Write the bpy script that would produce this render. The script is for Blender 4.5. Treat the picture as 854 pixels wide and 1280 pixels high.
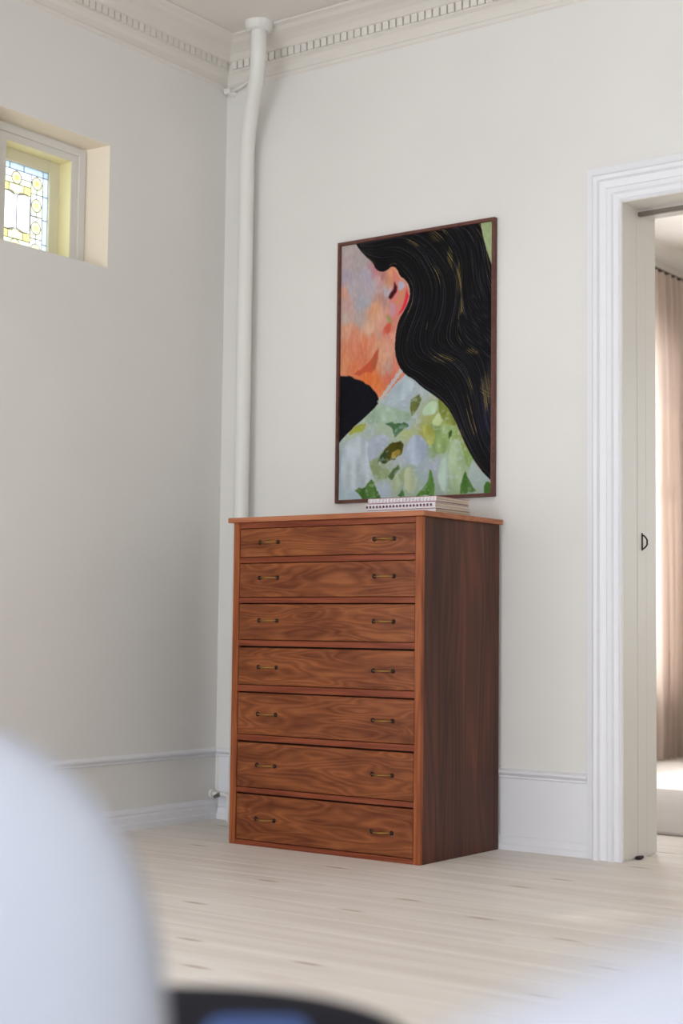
import bpy, bmesh, math, random
import numpy as np
from mathutils import Vector, Matrix

random.seed(7)
rng = np.random.RandomState(7)
scene = bpy.context.scene
for o in list(bpy.data.objects):
    bpy.data.objects.remove(o)
COL = scene.collection

# ------------------------------------------------------------------ camera
FPX = 1947.0
YAW, PITCH, ROLL = -0.6327, 0.0747, 0.0118
CAM = Vector((4.226, -4.9097, 0.78))
F = Vector((math.sin(YAW) * math.cos(PITCH), math.cos(YAW) * math.cos(PITCH), math.sin(PITCH)))
R0 = Vector((math.cos(YAW), -math.sin(YAW), 0))
U0 = R0.cross(F)
R = R0 * math.cos(ROLL) + U0 * math.sin(ROLL)
U = -R0 * math.sin(ROLL) + U0 * math.cos(ROLL)
cd = bpy.data.cameras.new('camera')
cam = bpy.data.objects.new('camera', cd)
COL.objects.link(cam)
cam.matrix_world = Matrix((R, U, -F)).transposed().to_4x4()
cam.location = CAM
cd.sensor_fit = 'VERTICAL'
cd.sensor_height = 36.0
cd.lens = FPX / 1280 * 36
cd.clip_start = 0.02
cd.dof.use_dof = True
cd.dof.focus_distance = 5.25
cd.dof.aperture_fstop = 2.8
scene.camera = cam

# ------------------------------------------------------------------ world, sun, daylight, exposure
w = bpy.data.worlds.new('world')
scene.world = w
w.use_nodes = True
w.node_tree.nodes['Background'].inputs[0].default_value = (0.80, 0.90, 1.0, 1)
w.node_tree.nodes['Background'].inputs[1].default_value = 3.2
sd = bpy.data.lights.new('sun', 'SUN')
sd.energy = 4.5
sd.angle = 0.02
sd.color = (1.0, 0.95, 0.88)
sun = bpy.data.objects.new('sun', sd)
COL.objects.link(sun)
sun.rotation_euler = Vector((1.0, 0.0, -1.0)).to_track_quat('-Z', 'Y').to_euler()


def area(name, loc, direction, sx, sy, power, color):
    d = bpy.data.lights.new(name, 'AREA')
    d.shape = 'RECTANGLE'
    d.size, d.size_y, d.energy, d.color = sx, sy, power, color
    o = bpy.data.objects.new(name, d)
    COL.objects.link(o)
    o.location = loc
    o.rotation_euler = Vector(direction).to_track_quat('-Z', 'Y').to_euler()
    return o


DAY = (0.88, 0.93, 1.0)
WIN_FRONT = [(0.9, 2.5), (3.7, 5.3)]
WIN_LEFT = [(-5.9, -4.6), (-4.1, -2.8)]
for a, b in WIN_FRONT:                        # daylight through the windows behind the camera
    area('window_daylight', ((a + b) / 2, -6.85, 1.3), (0, 1, 0.0), b - a, 2.3, 88, DAY)
for a, b in WIN_LEFT:                         # main daylight through the tall windows further along the left wall
    area('window_daylight', (-0.42, (a + b) / 2, 1.25), (1, 0, 0.0), b - a, 2.1, 46, DAY)
area('next_room_daylight', (-0.4, 3.3, 1.6), (1, 0, 0), 1.9, 2.1, 95, (1.0, 0.97, 0.94))
area('next_room_fill', (4.0, 5.5, 1.7), (0, -1, 0), 1.6, 2.0, 38, (1.0, 0.97, 0.95))  # unseen fill lamp added to brighten the curtain front and next room

scene.view_settings.view_transform = 'Standard'
scene.view_settings.look = 'None'
scene.view_settings.gamma = 1
scene.view_settings.use_curve_mapping = False
scene.view_settings.exposure = -0.40

# ------------------------------------------------------------------ materials


def lin(c):
    out = []
    for v in c:
        v = v / 255.0
        out.append(v / 12.92 if v <= 0.04045 else ((v + 0.055) / 1.055) ** 2.4)
    return out


def rgb(r, g, b, k=1.0):
    return tuple(x * k for x in lin((r, g, b))) + (1.0,)


def base_mat(name, color, rough=0.5, metal=0.0, spec=0.5):
    m = bpy.data.materials.new(name)
    m.use_nodes = True
    b = m.node_tree.nodes['Principled BSDF']
    b.inputs['Base Color'].default_value = color
    b.inputs['Roughness'].default_value = rough
    b.inputs['Metallic'].default_value = metal
    b.inputs['Specular IOR Level'].default_value = spec
    return m


def N(m, t, **kw):
    n = m.node_tree.nodes.new(t)
    for k, v in kw.items():
        setattr(n, k, v)
    return n


def L(m, a, b):
    m.node_tree.links.new(a, b)


def ramp(m, fac, stops):
    r = N(m, 'ShaderNodeValToRGB')
    e = r.color_ramp.elements
    while len(e) < len(stops):
        e.new(0.5)
    for i, (p, c) in enumerate(stops):
        e[i].position = p
        e[i].color = c
    L(m, fac, r.inputs[0])
    return r


def noise(m, vec, scale, detail=3, rough=0.5, distort=0.0):
    n = N(m, 'ShaderNodeTexNoise')
    n.inputs['Scale'].default_value = scale
    n.inputs['Detail'].default_value = detail
    n.inputs['Roughness'].default_value = rough
    n.inputs['Distortion'].default_value = distort
    if vec is not None:
        L(m, vec, n.inputs['Vector'])
    return n


def mapping(m, vec, scale, loc=(0, 0, 0)):
    mp = N(m, 'ShaderNodeMapping')
    mp.inputs['Scale'].default_value = scale
    mp.inputs['Location'].default_value = loc
    L(m, vec, mp.inputs['Vector'])
    return mp.outputs[0]


def bump(m, h, strength, dist=0.002):
    b = N(m, 'ShaderNodeBump')
    b.inputs['Strength'].default_value = strength
    b.inputs['Distance'].default_value = dist
    L(m, h, b.inputs['Height'])
    L(m, b.outputs[0], m.node_tree.nodes['Principled BSDF'].inputs['Normal'])


def plaster(name, c, rough=0.6, var=0.02):
    m = base_mat(name, c, rough, spec=0.3)
    p = N(m, 'ShaderNodeNewGeometry').outputs['Position']
    n = noise(m, p, 1.3, 3)
    a = tuple(x * (1 - var) for x in c[:3]) + (1,)
    b = tuple(min(1, x * (1 + var)) for x in c[:3]) + (1,)
    r = ramp(m, n.outputs['Fac'], [(0.35, a), (0.65, b)])
    L(m, r.outputs[0], m.node_tree.nodes['Principled BSDF'].inputs['Base Color'])
    n2 = noise(m, p, 60, 3)
    bump(m, n2.outputs['Fac'], 0.12, 0.0015)
    return m


def object_vec(m, spread=40.0):
    tc = N(m, 'ShaderNodeTexCoord')
    oi = N(m, 'ShaderNodeObjectInfo')
    mu = N(m, 'ShaderNodeMath', operation='MULTIPLY')
    mu.inputs[1].default_value = spread
    L(m, oi.outputs['Random'], mu.inputs[0])
    cx = N(m, 'ShaderNodeCombineXYZ')
    for i in range(3):
        L(m, mu.outputs[0], cx.inputs[i])
    ad = N(m, 'ShaderNodeVectorMath', operation='ADD')
    L(m, tc.outputs['Object'], ad.inputs[0])
    L(m, cx.outputs[0], ad.inputs[1])
    return ad.outputs[0]


def wood(name, cols, stretch, rings=9.0, rough=0.42, fine=0.35, knots=None, scale=1.0, blot=None):
    """cathedral grain: contour lines of a noise stretched along the board"""
    m = base_mat(name, cols[1], rough, spec=0.25)
    v = object_vec(m)
    s = tuple(x * scale for x in stretch)
    vec = mapping(m, v, s)
    big = noise(m, vec, 1.0, 1.5, 0.4, 0.35)
    mu = N(m, 'ShaderNodeMath', operation='MULTIPLY')
    mu.inputs[1].default_value = rings
    L(m, big.outputs['Fac'], mu.inputs[0])
    fr = N(m, 'ShaderNodeMath', operation='PINGPONG')
    fr.inputs[1].default_value = 0.5
    L(m, mu.outputs[0], fr.inputs[0])
    d2 = N(m, 'ShaderNodeMath', operation='MULTIPLY')
    d2.inputs[1].default_value = 2.0
    L(m, fr.outputs[0], d2.inputs[0])
    fs = tuple(x * 14 if x == max(s) else x * 2.2 for x in s)
    fn = noise(m, mapping(m, v, fs), 1.0, 4, 0.65)
    mix = N(m, 'ShaderNodeMix', data_type='FLOAT')
    mix.inputs[0].default_value = fine
    L(m, d2.outputs[0], mix.inputs[2])
    L(m, fn.outputs['Fac'], mix.inputs[3])
    r = ramp(m, mix.outputs[0], [(0.12, cols[0]), (0.45, cols[1]), (0.85, cols[2])])
    out = r.outputs[0]
    if blot:
        bn = noise(m, mapping(m, v, tuple(x * blot[2] for x in stretch)), 1.0, 3, 0.55)
        br = ramp(m, bn.outputs['Fac'], [(0.38, (1, 1, 1, 1)), (0.66, blot[0])])
        mx = N(m, 'ShaderNodeMix', data_type='RGBA', blend_type='MULTIPLY')
        mx.inputs[0].default_value = blot[1]
        L(m, out, mx.inputs[6])
        L(m, br.outputs[0], mx.inputs[7])
        out = mx.outputs[2]
    if knots:
        vo = N(m, 'ShaderNodeTexVoronoi')
        vo.voronoi_dimensions = '2D'
        vo.inputs['Scale'].default_value = 1.0
        L(m, mapping(m, v, knots[1]), vo.inputs['Vector'])
        kr = ramp(m, vo.outputs['Distance'], [(0.02, (1, 1, 1, 1)), (0.06, (0, 0, 0, 1))])
        mx = N(m, 'ShaderNodeMix', data_type='RGBA')
        L(m, kr.outputs[0], mx.inputs[0])
        L(m, out, mx.inputs[6])
        mx.inputs[7].default_value = knots[0]
        out = mx.outputs[2]
    L(m, out, m.node_tree.nodes['Principled BSDF'].inputs['Base Color'])
    bump(m, mix.outputs[0], 0.12, 0.0008)
    return m


WHITE_WALL = plaster('wall_paint', rgb(232, 229, 224))
WHITE_TRIM = plaster('gloss_trim_paint', rgb(237, 236, 239), 0.38, 0.01)
JAMB_PAINT = plaster('warm_jamb_paint', rgb(226, 222, 214), 0.4, 0.01)
CEIL = plaster('ceiling_paint', rgb(228, 222, 214), 0.8)
REVEAL = plaster('sunlit_reveal_tint', rgb(240, 228, 208), 0.6)  # cream tint carries the sunlit look of the reveal in its colour
SASH = plaster('cream_sash_paint', rgb(230, 225, 198), 0.5, 0.06)
SEAM = base_mat('floor_underlay', rgb(120, 108, 95), 0.9)
PLANK = wood('soaped_pine', (rgb(224, 213, 203), rgb(230, 221, 212), rgb(236, 228, 220)), (0.5, 6.0, 3.0), 5, 0.45, 0.4,
             knots=(rgb(182, 163, 147), (1.0, 5.5, 4.0)))
DRAWER = wood('brown_elm_veneer', (rgb(108, 56, 27), rgb(134, 73, 38), rgb(160, 96, 55)), (3.0, 3.0, 17.0), 10, 0.38, 0.58,
              blot=(rgb(190, 172, 165), 0.8, 1.3))
RAIL = wood('red_brown_rail', (rgb(98, 42, 22), rgb(126, 60, 36), rgb(148, 78, 48)), (1.5, 3.0, 30.0), 5, 0.38, 0.6)
STILE = wood('orange_brown_stile', (rgb(112, 54, 26), rgb(144, 76, 40), rgb(168, 97, 56)), (30.0, 8.0, 1.6), 5, 0.38, 0.6)
TOPW = wood('top_board_wood', (rgb(150, 86, 54), rgb(172, 106, 72), rgb(186, 122, 86)), (1.5, 8.0, 30.0), 5, 0.42, 0.6)
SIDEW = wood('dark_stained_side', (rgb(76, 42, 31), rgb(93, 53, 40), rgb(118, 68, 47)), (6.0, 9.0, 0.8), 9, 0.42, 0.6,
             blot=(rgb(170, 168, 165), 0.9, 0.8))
DARKGAP = base_mat('gap_shade', rgb(48, 26, 18), 0.8)  # dark colour stands in for the shade inside the drawer gaps
BRASS = base_mat('aged_brass', rgb(156, 122, 70), 0.42, 1.0)
DARKMETAL = base_mat('darkened_bronze', rgb(44, 30, 24), 0.5, 0.5)
FRAMEW = wood('dark_frame_wood', (rgb(84, 52, 44), rgb(98, 62, 54), rgb(112, 72, 62)), (20.0, 20.0, 20.0), 3, 0.45, 0.6)
PIPE_PAINT = plaster('pipe_paint', rgb(232, 230, 225), 0.4, 0.01)
STEEL = base_mat('track_steel', rgb(130, 122, 115), 0.4, 0.8)
BLACK = base_mat('black_rubber', rgb(30, 26, 24), 0.7)
RUG = plaster('grey_rug_wool', rgb(196, 188, 184), 0.95, 0.06)
LEAD = base_mat('lead_came', rgb(118, 112, 108), 0.6, 0.3)

# ------------------------------------------------------------------ mesh helpers
WORLD = {}


def finish(bm, name, mat, parent=None, origin=None, smooth=False):
    """link a bmesh given in world coordinates as one object, with its own origin"""
    base = WORLD.get(parent.name, Vector((0, 0, 0))) if parent else Vector((0, 0, 0))
    if origin is None:
        lo = Vector((min(v.co.x for v in bm.verts), min(v.co.y for v in bm.verts), min(v.co.z for v in bm.verts)))
        hi = Vector((max(v.co.x for v in bm.verts), max(v.co.y for v in bm.verts), max(v.co.z for v in bm.verts)))
        origin = Vector(((lo.x + hi.x) / 2, (lo.y + hi.y) / 2, lo.z))
    origin = Vector(origin)
    for v in bm.verts:
        v.co -= origin
    bmesh.ops.recalc_face_normals(bm, faces=bm.faces)
    me = bpy.data.meshes.new(name)
    bm.to_mesh(me)
    bm.free()
    me.materials.append(mat)
    if smooth:
        me.shade_smooth()
    o = bpy.data.objects.new(name, me)
    COL.objects.link(o)
    o.location = origin - base
    if parent:
        o.parent = parent
    WORLD[o.name] = origin
    return o


def empty(name, loc, parent=None):
    o = bpy.data.objects.new(name, None)
    o.empty_display_size = 0.1
    COL.objects.link(o)
    base = WORLD.get(parent.name, Vector((0, 0, 0))) if parent else Vector((0, 0, 0))
    o.location = Vector(loc) - base
    if parent:
        o.parent = parent
    WORLD[o.name] = Vector(loc)
    return o


def tag(o, label, cat=None, group=None, kind=None):
    o['label'] = label
    if cat:
        o['category'] = cat
    if group:
        o['group'] = group
    if kind:
        o['kind'] = kind
    return o


def struct(o, label=None):
    o['kind'] = 'structure'
    if label:
        o['label'] = label
    return o


def box(bm, x0, x1, y0, y1, z0, z1, bev=0.0, seg=1):
    b2 = bmesh.new()
    vs = [b2.verts.new((x, y, z)) for x in (x0, x1) for y in (y0, y1) for z in (z0, z1)]
    for f in ((0, 1, 3, 2), (4, 6, 7, 5), (0, 4, 5, 1), (2, 3, 7, 6), (0, 2, 6, 4), (1, 5, 7, 3)):
        b2.faces.new([vs[i] for i in f])
    if bev > 0:
        bmesh.ops.bevel(b2, geom=list(b2.edges), offset=bev, segments=seg, affect='EDGES', profile=0.6)
    me = bpy.data.meshes.new('tmp')
    b2.to_mesh(me)
    b2.free()
    bm.from_mesh(me)
    bpy.data.meshes.remove(me)
    return bm


def B(x0, x1, y0, y1, z0, z1, bev=0.0, seg=1):
    return box(bmesh.new(), x0, x1, y0, y1, z0, z1, bev, seg)


def tube(bm, pts, rad, seg=12, caps=True):
    pts = [Vector(p) for p in pts]
    rads = rad if isinstance(rad, (list, tuple)) else [rad] * len(pts)
    rings = []
    up = Vector((0.123, 0.31, 0.94)).normalized()
    for i, p in enumerate(pts):
        t = (pts[min(i + 1, len(pts) - 1)] - pts[max(i - 1, 0)]).normalized()
        a = t.cross(up)
        if a.length < 1e-3:
            a = t.cross(Vector((1, 0, 0)))
        a.normalize()
        b = t.cross(a)
        up = a.cross(t)
        rings.append([bm.verts.new(p + (a * math.cos(2 * math.pi * k / seg) + b * math.sin(2 * math.pi * k / seg)) * rads[i]) for k in range(seg)])
    for r0, r1 in zip(rings, rings[1:]):
        for k in range(seg):
            bm.faces.new((r0[k], r0[(k + 1) % seg], r1[(k + 1) % seg], r1[k]))
    if caps:
        bm.faces.new(rings[0])
        bm.faces.new(rings[-1])
    return bm


def spline(pts, n=8):
    pts = [Vector(p) for p in pts]
    out = []
    for i in range(len(pts) - 1):
        p0, p1, p2, p3 = pts[max(i - 1, 0)], pts[i], pts[i + 1], pts[min(i + 2, len(pts) - 1)]
        for k in range(n):
            t = k / n
            out.append(0.5 * ((2 * p1) + (p2 - p0) * t + (2 * p0 - 5 * p1 + 4 * p2 - p3) * t * t + (3 * p1 - p0 - 3 * p2 + p3) * t ** 3))
    out.append(pts[-1])
    return out


def sweep(bm, prof, frames):
    """prof: closed 2-D profile (a, b); frames: list of functions mapping (a, b) to a world point (mitred stations)"""
    rings = [[bm.verts.new(f(a, b)) for a, b in prof] for f in frames]
    n = len(prof)
    for r0, r1 in zip(rings, rings[1:]):
        for k in range(n):
            bm.faces.new((r0[k], r0[(k + 1) % n], r1[(k + 1) % n], r1[k]))
    bm.faces.new(rings[0])
    bm.faces.new(rings[-1])
    return bm


def wall(bm, axis, t0, t1, s0, s1, z0, z1, holes):
    """wall across axis ('x' or 'y'), thickness t0..t1, running s0..s1, with rectangular holes (s0, s1, z0, z1)"""
    def add(a, b, c, d):
        if b - a > 1e-5 and d - c > 1e-5:
            if axis == 'x':
                box(bm, t0, t1, a, b, c, d)
            else:
                box(bm, a, b, t0, t1, c, d)
    cur = s0
    for h in sorted(holes):
        add(cur, h[0], z0, z1)
        add(h[0], h[1], z0, h[2])
        add(h[0], h[1], h[3], z1)
        cur = h[1]
    add(cur, s1, z0, z1)
    return bm


# ------------------------------------------------------------------ room shell
H = 3.20
RX, FY, NY = 6.0, -6.5, 5.2
DX0, DX1, DH = 1.839, 3.34, 2.282          # wide doorway to the next room
WT = 0.245
SW = (-1.262, -0.688, 2.152, 2.633)        # small leaded window in the left wall
NW = (2.35, 4.30, 0.48, 2.62)              # window of the next room

struct(finish(wall(bmesh.new(), 'x', -0.30, 0.0, FY, NY, 0, H, [(a, b, 0.2, 2.4) for a, b in WIN_LEFT] + [SW, NW]), 'wall_left', WHITE_WALL), 'off-white painted wall with the small leaded window')
struct(finish(wall(bmesh.new(), 'y', 0.0, WT, 0.0, RX, 0, H, [(DX0, DX1, 0, DH)]), 'wall_back', WHITE_WALL), 'off-white painted wall behind the chest of drawers')
struct(finish(wall(bmesh.new(), 'x', RX, RX + 0.25, FY, NY, 0, H, []), 'wall_right', WHITE_WALL))
struct(finish(wall(bmesh.new(), 'y', FY - 0.25, FY, -0.3, RX + 0.25, 0, H, [(a, b, 0.12, 2.5) for a, b in WIN_FRONT]), 'wall_front', WHITE_WALL))
struct(finish(wall(bmesh.new(), 'y', NY, NY + 0.25, -0.3, RX + 0.25, 0, H, [(3.2, 4.8, 0.7, 2.7)]), 'wall_far', WHITE_WALL), 'white wall closing the next room')
struct(finish(B(-0.3, RX + 0.25, FY - 0.25, NY + 0.25, H, H + 0.12), 'ceiling', CEIL), 'pale plaster ceiling')
struct(finish(B(-2.7, -0.305, -6.4, -2.2, 2.95, 3.07), 'sun_block_slab', WHITE_WALL), 'unseen slab added outside to block the sun over the tall windows')  # slab out of view, added to keep direct sun off the room floor

floor = struct(finish(B(-0.02, RX + 0.02, FY - 0.02, NY + 0.02, -0.12, -0.022), 'floor', SEAM), 'pale soaped pine plank floor')
PW, PL = 0.152, 3.3


def plank_mesh(length):
    bm = B(0, length - 0.0008, 0.0004, PW - 0.0004, -0.022, 0.0, 0.0005)
    return bm


proto = {}
y = FY
row = 0
while y < NY - 0.02:
    cuts = [0.0]
    x = [1.35, 2.9, 0.7, 2.2, 3.3][row % 5]
    while x < RX - 0.4:
        cuts.append(x)
        x += PL
    cuts.append(RX)
    for a, b in zip(cuts, cuts[1:]):
        ln = round(b - a, 3)
        if ln not in proto:
            bm = plank_mesh(ln)
            proto[ln] = finish(bm, 'plank', PLANK, floor, origin=(0, 0, 0))
            o = proto[ln]
        else:
            o = proto[ln].copy()
            COL.objects.link(o)
            o.parent = floor
        o.location = Vector((a, y, 0)) - WORLD[floor.name]
    y += PW
    row += 1

# cornice: mitred profile run along both walls (offset from wall, height)
CP = [(0, 3.045), (0.008, 3.050), (0.012, 3.060), (0.008, 3.066), (0.010, 3.090), (0.020, 3.102), (0.036, 3.110), (0.036, 3.144), (0.054, 3.148),
      (0.064, 3.156), (0.076, 3.164), (0.104, 3.174), (0.140, 3.182), (0.160, 3.190), (0.184, 3.194), (0.190, 3.1985), (0, 3.1985)]


def cornice(x0, x1, ya, yb, name, label):
    c = empty(name, (x0, ya, 3.045))
    struct(c, label)
    bm = bmesh.new()
    st = [lambda a, z: (x0 + a, ya + a, z), lambda a, z: (x0 + a, yb - a, z), lambda a, z: (x1 - a, yb - a, z), lambda a, z: (x1 - a, ya + a, z), lambda a, z: (x0 + a, ya + a, z)]
    rings = [[bm.verts.new(f(a, z)) for a, z in CP] for f in st[:4]]
    rings.append(rings[0])
    n = len(CP)
    for r0, r1 in zip(rings, rings[1:]):
        for k in range(n):
            bm.faces.new((r0[k], r0[(k + 1) % n], r1[(k + 1) % n], r1[k]))
    finish(bm, 'moulding', CEIL, c)
    return c


c1 = cornice(0, RX, FY, 0.0, 'trim_1', 'plaster cornice with a dentil row around the ceiling')
c2 = cornice(0, RX, WT, NY, 'trim_2', 'plaster cornice of the next room')
bm = bmesh.new()
p = 0.0335
k = 0
while 0.062 + k * p < 3.0:
    x = 0.062 + k * p
    box(bm, x, x + 0.0262, -0.048, -0.034, 3.114, 3.1460)
    box(bm, 0.034, 0.048, -x - 0.0262, -x, 3.114, 3.1460)
    k += 1
d = finish(bm, 'dentil_row', CEIL, c1)
d['kind'] = 'stuff'

# baseboards and dado rails


def run(prof, pts_fn, name, mat, label, n=2):
    bm = bmesh.new()
    sweep(bm, prof, pts_fn)
    return struct(finish(bm, name, mat), label)


BL = [(0, 0), (0.022, 0), (0.022, 0.022), (0.018, 0.026), (0.018, 0.048), (0.014, 0.056), (0.016, 0.062), (0.010, 0.076), (0.004, 0.080), (0, 0.080)]
run(BL, [lambda a, z: (a, FY, z), lambda a, z: (a, 0, z)], 'baseboard_left', WHITE_TRIM, 'stepped white baseboard along the window wall')
BB = [(0, 0), (0.016, 0), (0.016, 0.020), (0.012, 0.024), (0.012, 0.046), (0.006, 0.052), (0, 0.052)]
run(BB, [lambda a, z: (0.022, -a, z), lambda a, z: (1.703, -a, z)], 'baseboard_back', WHITE_TRIM, 'low white baseboard beside the door casing')
DR = [(0, 0.252), (0.005, 0.252), (0.009, 0.257), (0.006, 0.262), (0.012, 0.266), (0.020, 0.273), (0.020, 0.279), (0.010, 0.285), (0, 0.287)]
run(DR, [lambda a, z: (a, FY, z), lambda a, z: (a, -a, z)], 'trim_3', WHITE_TRIM, 'narrow white dado rail low on the window wall')
run(DR, [lambda a, z: (a, -a, z), lambda a, z: (1.703, -a, z)], 'trim_4', WHITE_TRIM, 'narrow white dado rail running to the door casing')
run(BL, [lambda a, z: (a, WT, z), lambda a, z: (a, NY, z)], 'baseboard_far', WHITE_TRIM, 'white baseboard under the next room window')

struct(finish(B(0.022, 1.7029, -0.004, -0.0002, 0.0, 0.252), 'trim_7', WHITE_TRIM), 'smooth white dado panel under the rail beside the chest')
# door casing, jamb, pocket door leaf, track
CA = [(0, 0), (0, 0.022), (0.005, 0.027), (0.012, 0.023), (0.028, 0.023), (0.034, 0.032), (0.050, 0.032), (0.056, 0.024), (0.080, 0.027),
      (0.086, 0.038), (0.098, 0.042), (0.106, 0.034), (0.110, 0.018), (0.136, 0.014), (0.136, 0)]
bm = bmesh.new()
sweep(bm, CA, [lambda a, b: (DX0 - a, -b, 0), lambda a, b: (DX0 - a, -b, DH + a), lambda a, b: (DX1 + a, -b, DH + a), lambda a, b: (DX1 + a, -b, 0)])
struct(finish(bm, 'trim_5', WHITE_TRIM), 'wide moulded white casing around the doorway')
jamb = empty('door_1', (DX0, 0.12, 0))
struct(jamb, 'pocket doorway into the next room')
T = 0.012


def lining(y0, y1, inset):
    bm = bmesh.new()
    box(bm, DX0 - 0.001, DX0 + inset, y0, y1, 0.006, DH, 0.001)
    box(bm, DX1 - inset, DX1 + 0.001, y0, y1, 0.006, DH, 0.001)
    box(bm, DX0, DX1, y0, y1, DH - inset, DH + 0.001, 0.001)
    return bm


finish(lining(-0.0195, 0.092, 0.004), 'jamb_board', JAMB_PAINT, jamb)
finish(lining(0.168, WT + 0.004, 0.003), 'jamb_board', JAMB_PAINT, jamb)
leaf = finish(B(DX0 - 0.030, DX0 + 0.0035, 0.0965, 0.1665, 0.014, DH - 0.016, 0.0015), 'door_leaf', JAMB_PAINT, jamb)
bm = bmesh.new()
pts = [(DX0 + 0.0035, 0.132, 1.120), (DX0 + 0.010, 0.136, 1.118), (DX0 + 0.014, 0.150, 1.106), (DX0 + 0.014, 0.152, 1.096), (DX0 + 0.014, 0.150, 1.086), (DX0 + 0.010, 0.136, 1.074), (DX0 + 0.0035, 0.132, 1.072)]
tube(bm, spline(pts, 4), 0.0028, 8)
box(bm, DX0 + 0.002, DX0 + 0.006, 0.128, 0.137, 1.066, 1.128, 0.001)
finish(bm, 'pull_ring', DARKMETAL, leaf, smooth=False)['label'] = 'small dark D-shaped pull'
finish(B(DX0 + 0.0035, DX1 - 0.004, 0.104, 0.122, DH - 0.026, DH - 0.010, 0.002), 'door_track', STEEL, jamb)['label'] = 'thin grey steel track under the lintel'
bm = B(DX0 + 0.004, DX0 + 0.022, 0.070, 0.094, 0.0, 0.012, 0.003)
box(bm, DX0 + 0.004, DX0 + 0.014, 0.100, 0.120, 0.0, 0.010, 0.002)
finish(bm, 'floor_guide', BLACK, jamb)['label'] = 'small black floor guide'

# small leaded window
GC_Y, GC_Z, GX = -1.018, 2.323, -0.155
win = empty('window_1', (-0.15, GC_Y, 2.152))
struct(win, 'small leaded stained glass window high in the left wall')
# splayed outer reveal
bm = bmesh.new()
o_ = [(-1.262, 2.152), (-0.688, 2.152), (-0.688, 2.633), (-1.262, 2.633)]
i_ = [(-1.232, 2.158), (-0.737, 2.158), (-0.737, 2.615), (-1.232, 2.615)]
for k in range(4):
    a0, a1, b0, b1 = o_[k], o_[(k + 1) % 4], i_[k], i_[(k + 1) % 4]
    v = [bm.verts.new((0.0, *a0)), bm.verts.new((0.0, *a1)), bm.verts.new((-0.08, *b1)), bm.verts.new((-0.08, *b0)), bm.verts.new((-0.08, *a0)), bm.verts.new((-0.08, *a1))]
    bm.faces.new((v[0], v[1], v[2], v[3]))
    bm.faces.new((v[0], v[4], v[5], v[1]))
    bm.faces.new((v[4], v[3], v[2], v[5]))
    bm.faces.new((v[0], v[3], v[4]))
    bm.faces.new((v[1], v[5], v[2]))
finish(bm, 'splayed_reveal', REVEAL, win)


def frame_yz(bm, x0, x1, outer, inner, bev=0.0):
    (oy0, oy1, oz0, oz1), (iy0, iy1, iz0, iz1) = outer, inner
    box(bm, x0, x1, oy0, iy0, oz0, oz1, bev)
    box(bm, x0, x1, iy1, oy1, oz0, oz1, bev)
    box(bm, x0, x1, iy0, iy1, oz0, iz0, bev)
    box(bm, x0, x1, iy0, iy1, iz1, oz1, bev)
    return bm


bm = frame_yz(bmesh.new(), -0.145, -0.08, (-1.262, -0.688, 2.152, 2.633), (-1.140, -0.811, 2.160, 2.553))
frame_yz(bm, -0.080, -0.072, (-1.232, -0.745, 2.158, 2.607), (-1.180, -0.778, 2.159, 2.580), 0.0015)
finish(bm, 'window_casing', JAMB_PAINT, win)
bm = frame_yz(bmesh.new(), -0.185, -0.145, (-1.262, -0.740, 2.110, 2.633), (GC_Y - 0.157, GC_Y + 0.157, GC_Z - 0.182, GC_Z + 0.182), 0.002)
finish(bm, 'sash_frame', SASH, win)
bm = frame_yz(bmesh.new(), -0.1445, -0.0815, (-1.141, -0.810, 2.1595, 2.554), (-1.138, -0.813, 2.162, 2.551))
finish(bm, 'inner_reveal', base_mat('window_glow_tint', rgb(243, 234, 188), 0.5), win)['label'] = 'inner return of the casing, window glow put into its pale yellow colour'  # yellow lining imitates the glow on the casing's inner faces
finish(B(-0.30, -0.145, -1.262, -0.688, 2.10, 2.1525), 'window_sill', WHITE_TRIM, win)


def glass(name, col, clear=0.45):
    m = bpy.data.materials.new(name)
    m.use_nodes = True
    nt = m.node_tree
    nt.nodes.clear()
    out = nt.nodes.new('ShaderNodeOutputMaterial')
    t = nt.nodes.new('ShaderNodeBsdfTranslucent')
    c = nt.nodes.new('ShaderNodeBsdfTransparent')
    g = nt.nodes.new('ShaderNodeBsdfGlossy')
    g.inputs['Roughness'].default_value = 0.1
    mx, mg = nt.nodes.new('ShaderNodeMixShader'), nt.nodes.new('ShaderNodeMixShader')
    n = nt.nodes.new('ShaderNodeTexNoise')
    n.inputs['Scale'].default_value = 40
    hs = nt.nodes.new('ShaderNodeMix')
    hs.data_type = 'RGBA'
    hs.inputs[6].default_value = col
    hs.inputs[7].default_value = tuple(x * 0.86 for x in col[:3]) + (1,)
    tc = nt.nodes.new('ShaderNodeTexCoord')
    nt.links.new(tc.outputs['Object'], n.inputs['Vector'])
    nt.links.new(n.outputs['Fac'], hs.inputs[0])
    nt.links.new(hs.outputs[2], t.inputs[0])
    nt.links.new(hs.outputs[2], c.inputs[0])
    mx.inputs[0].default_value = clear
    nt.links.new(t.outputs[0], mx.inputs[1])
    nt.links.new(c.outputs[0], mx.inputs[2])
    mg.inputs[0].default_value = 0.04
    nt.links.new(mx.outputs[0], mg.inputs[1])
    nt.links.new(g.outputs[0], mg.inputs[2])
    nt.links.new(mg.outputs[0], out.inputs[0])
    return m


G_CLEAR = glass('clear_frosted_glass', (0.95, 0.95, 0.98, 1))
G_BLUE = glass('pale_blue_glass', (0.82, 0.91, 1.0, 1))
G_PALE = glass('pale_green_glass', (0.86, 0.90, 0.76, 1), 0.4)
G_YEL = glass('yellow_glass', (0.95, 0.86, 0.5, 1), 0.4)
G_CREAM = glass('cream_glass', (0.9, 0.86, 0.66, 1), 0.4)
G_AMB = glass('amber_glass', (0.95, 0.78, 0.38, 1), 0.4)
came = bmesh.new()


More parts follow.
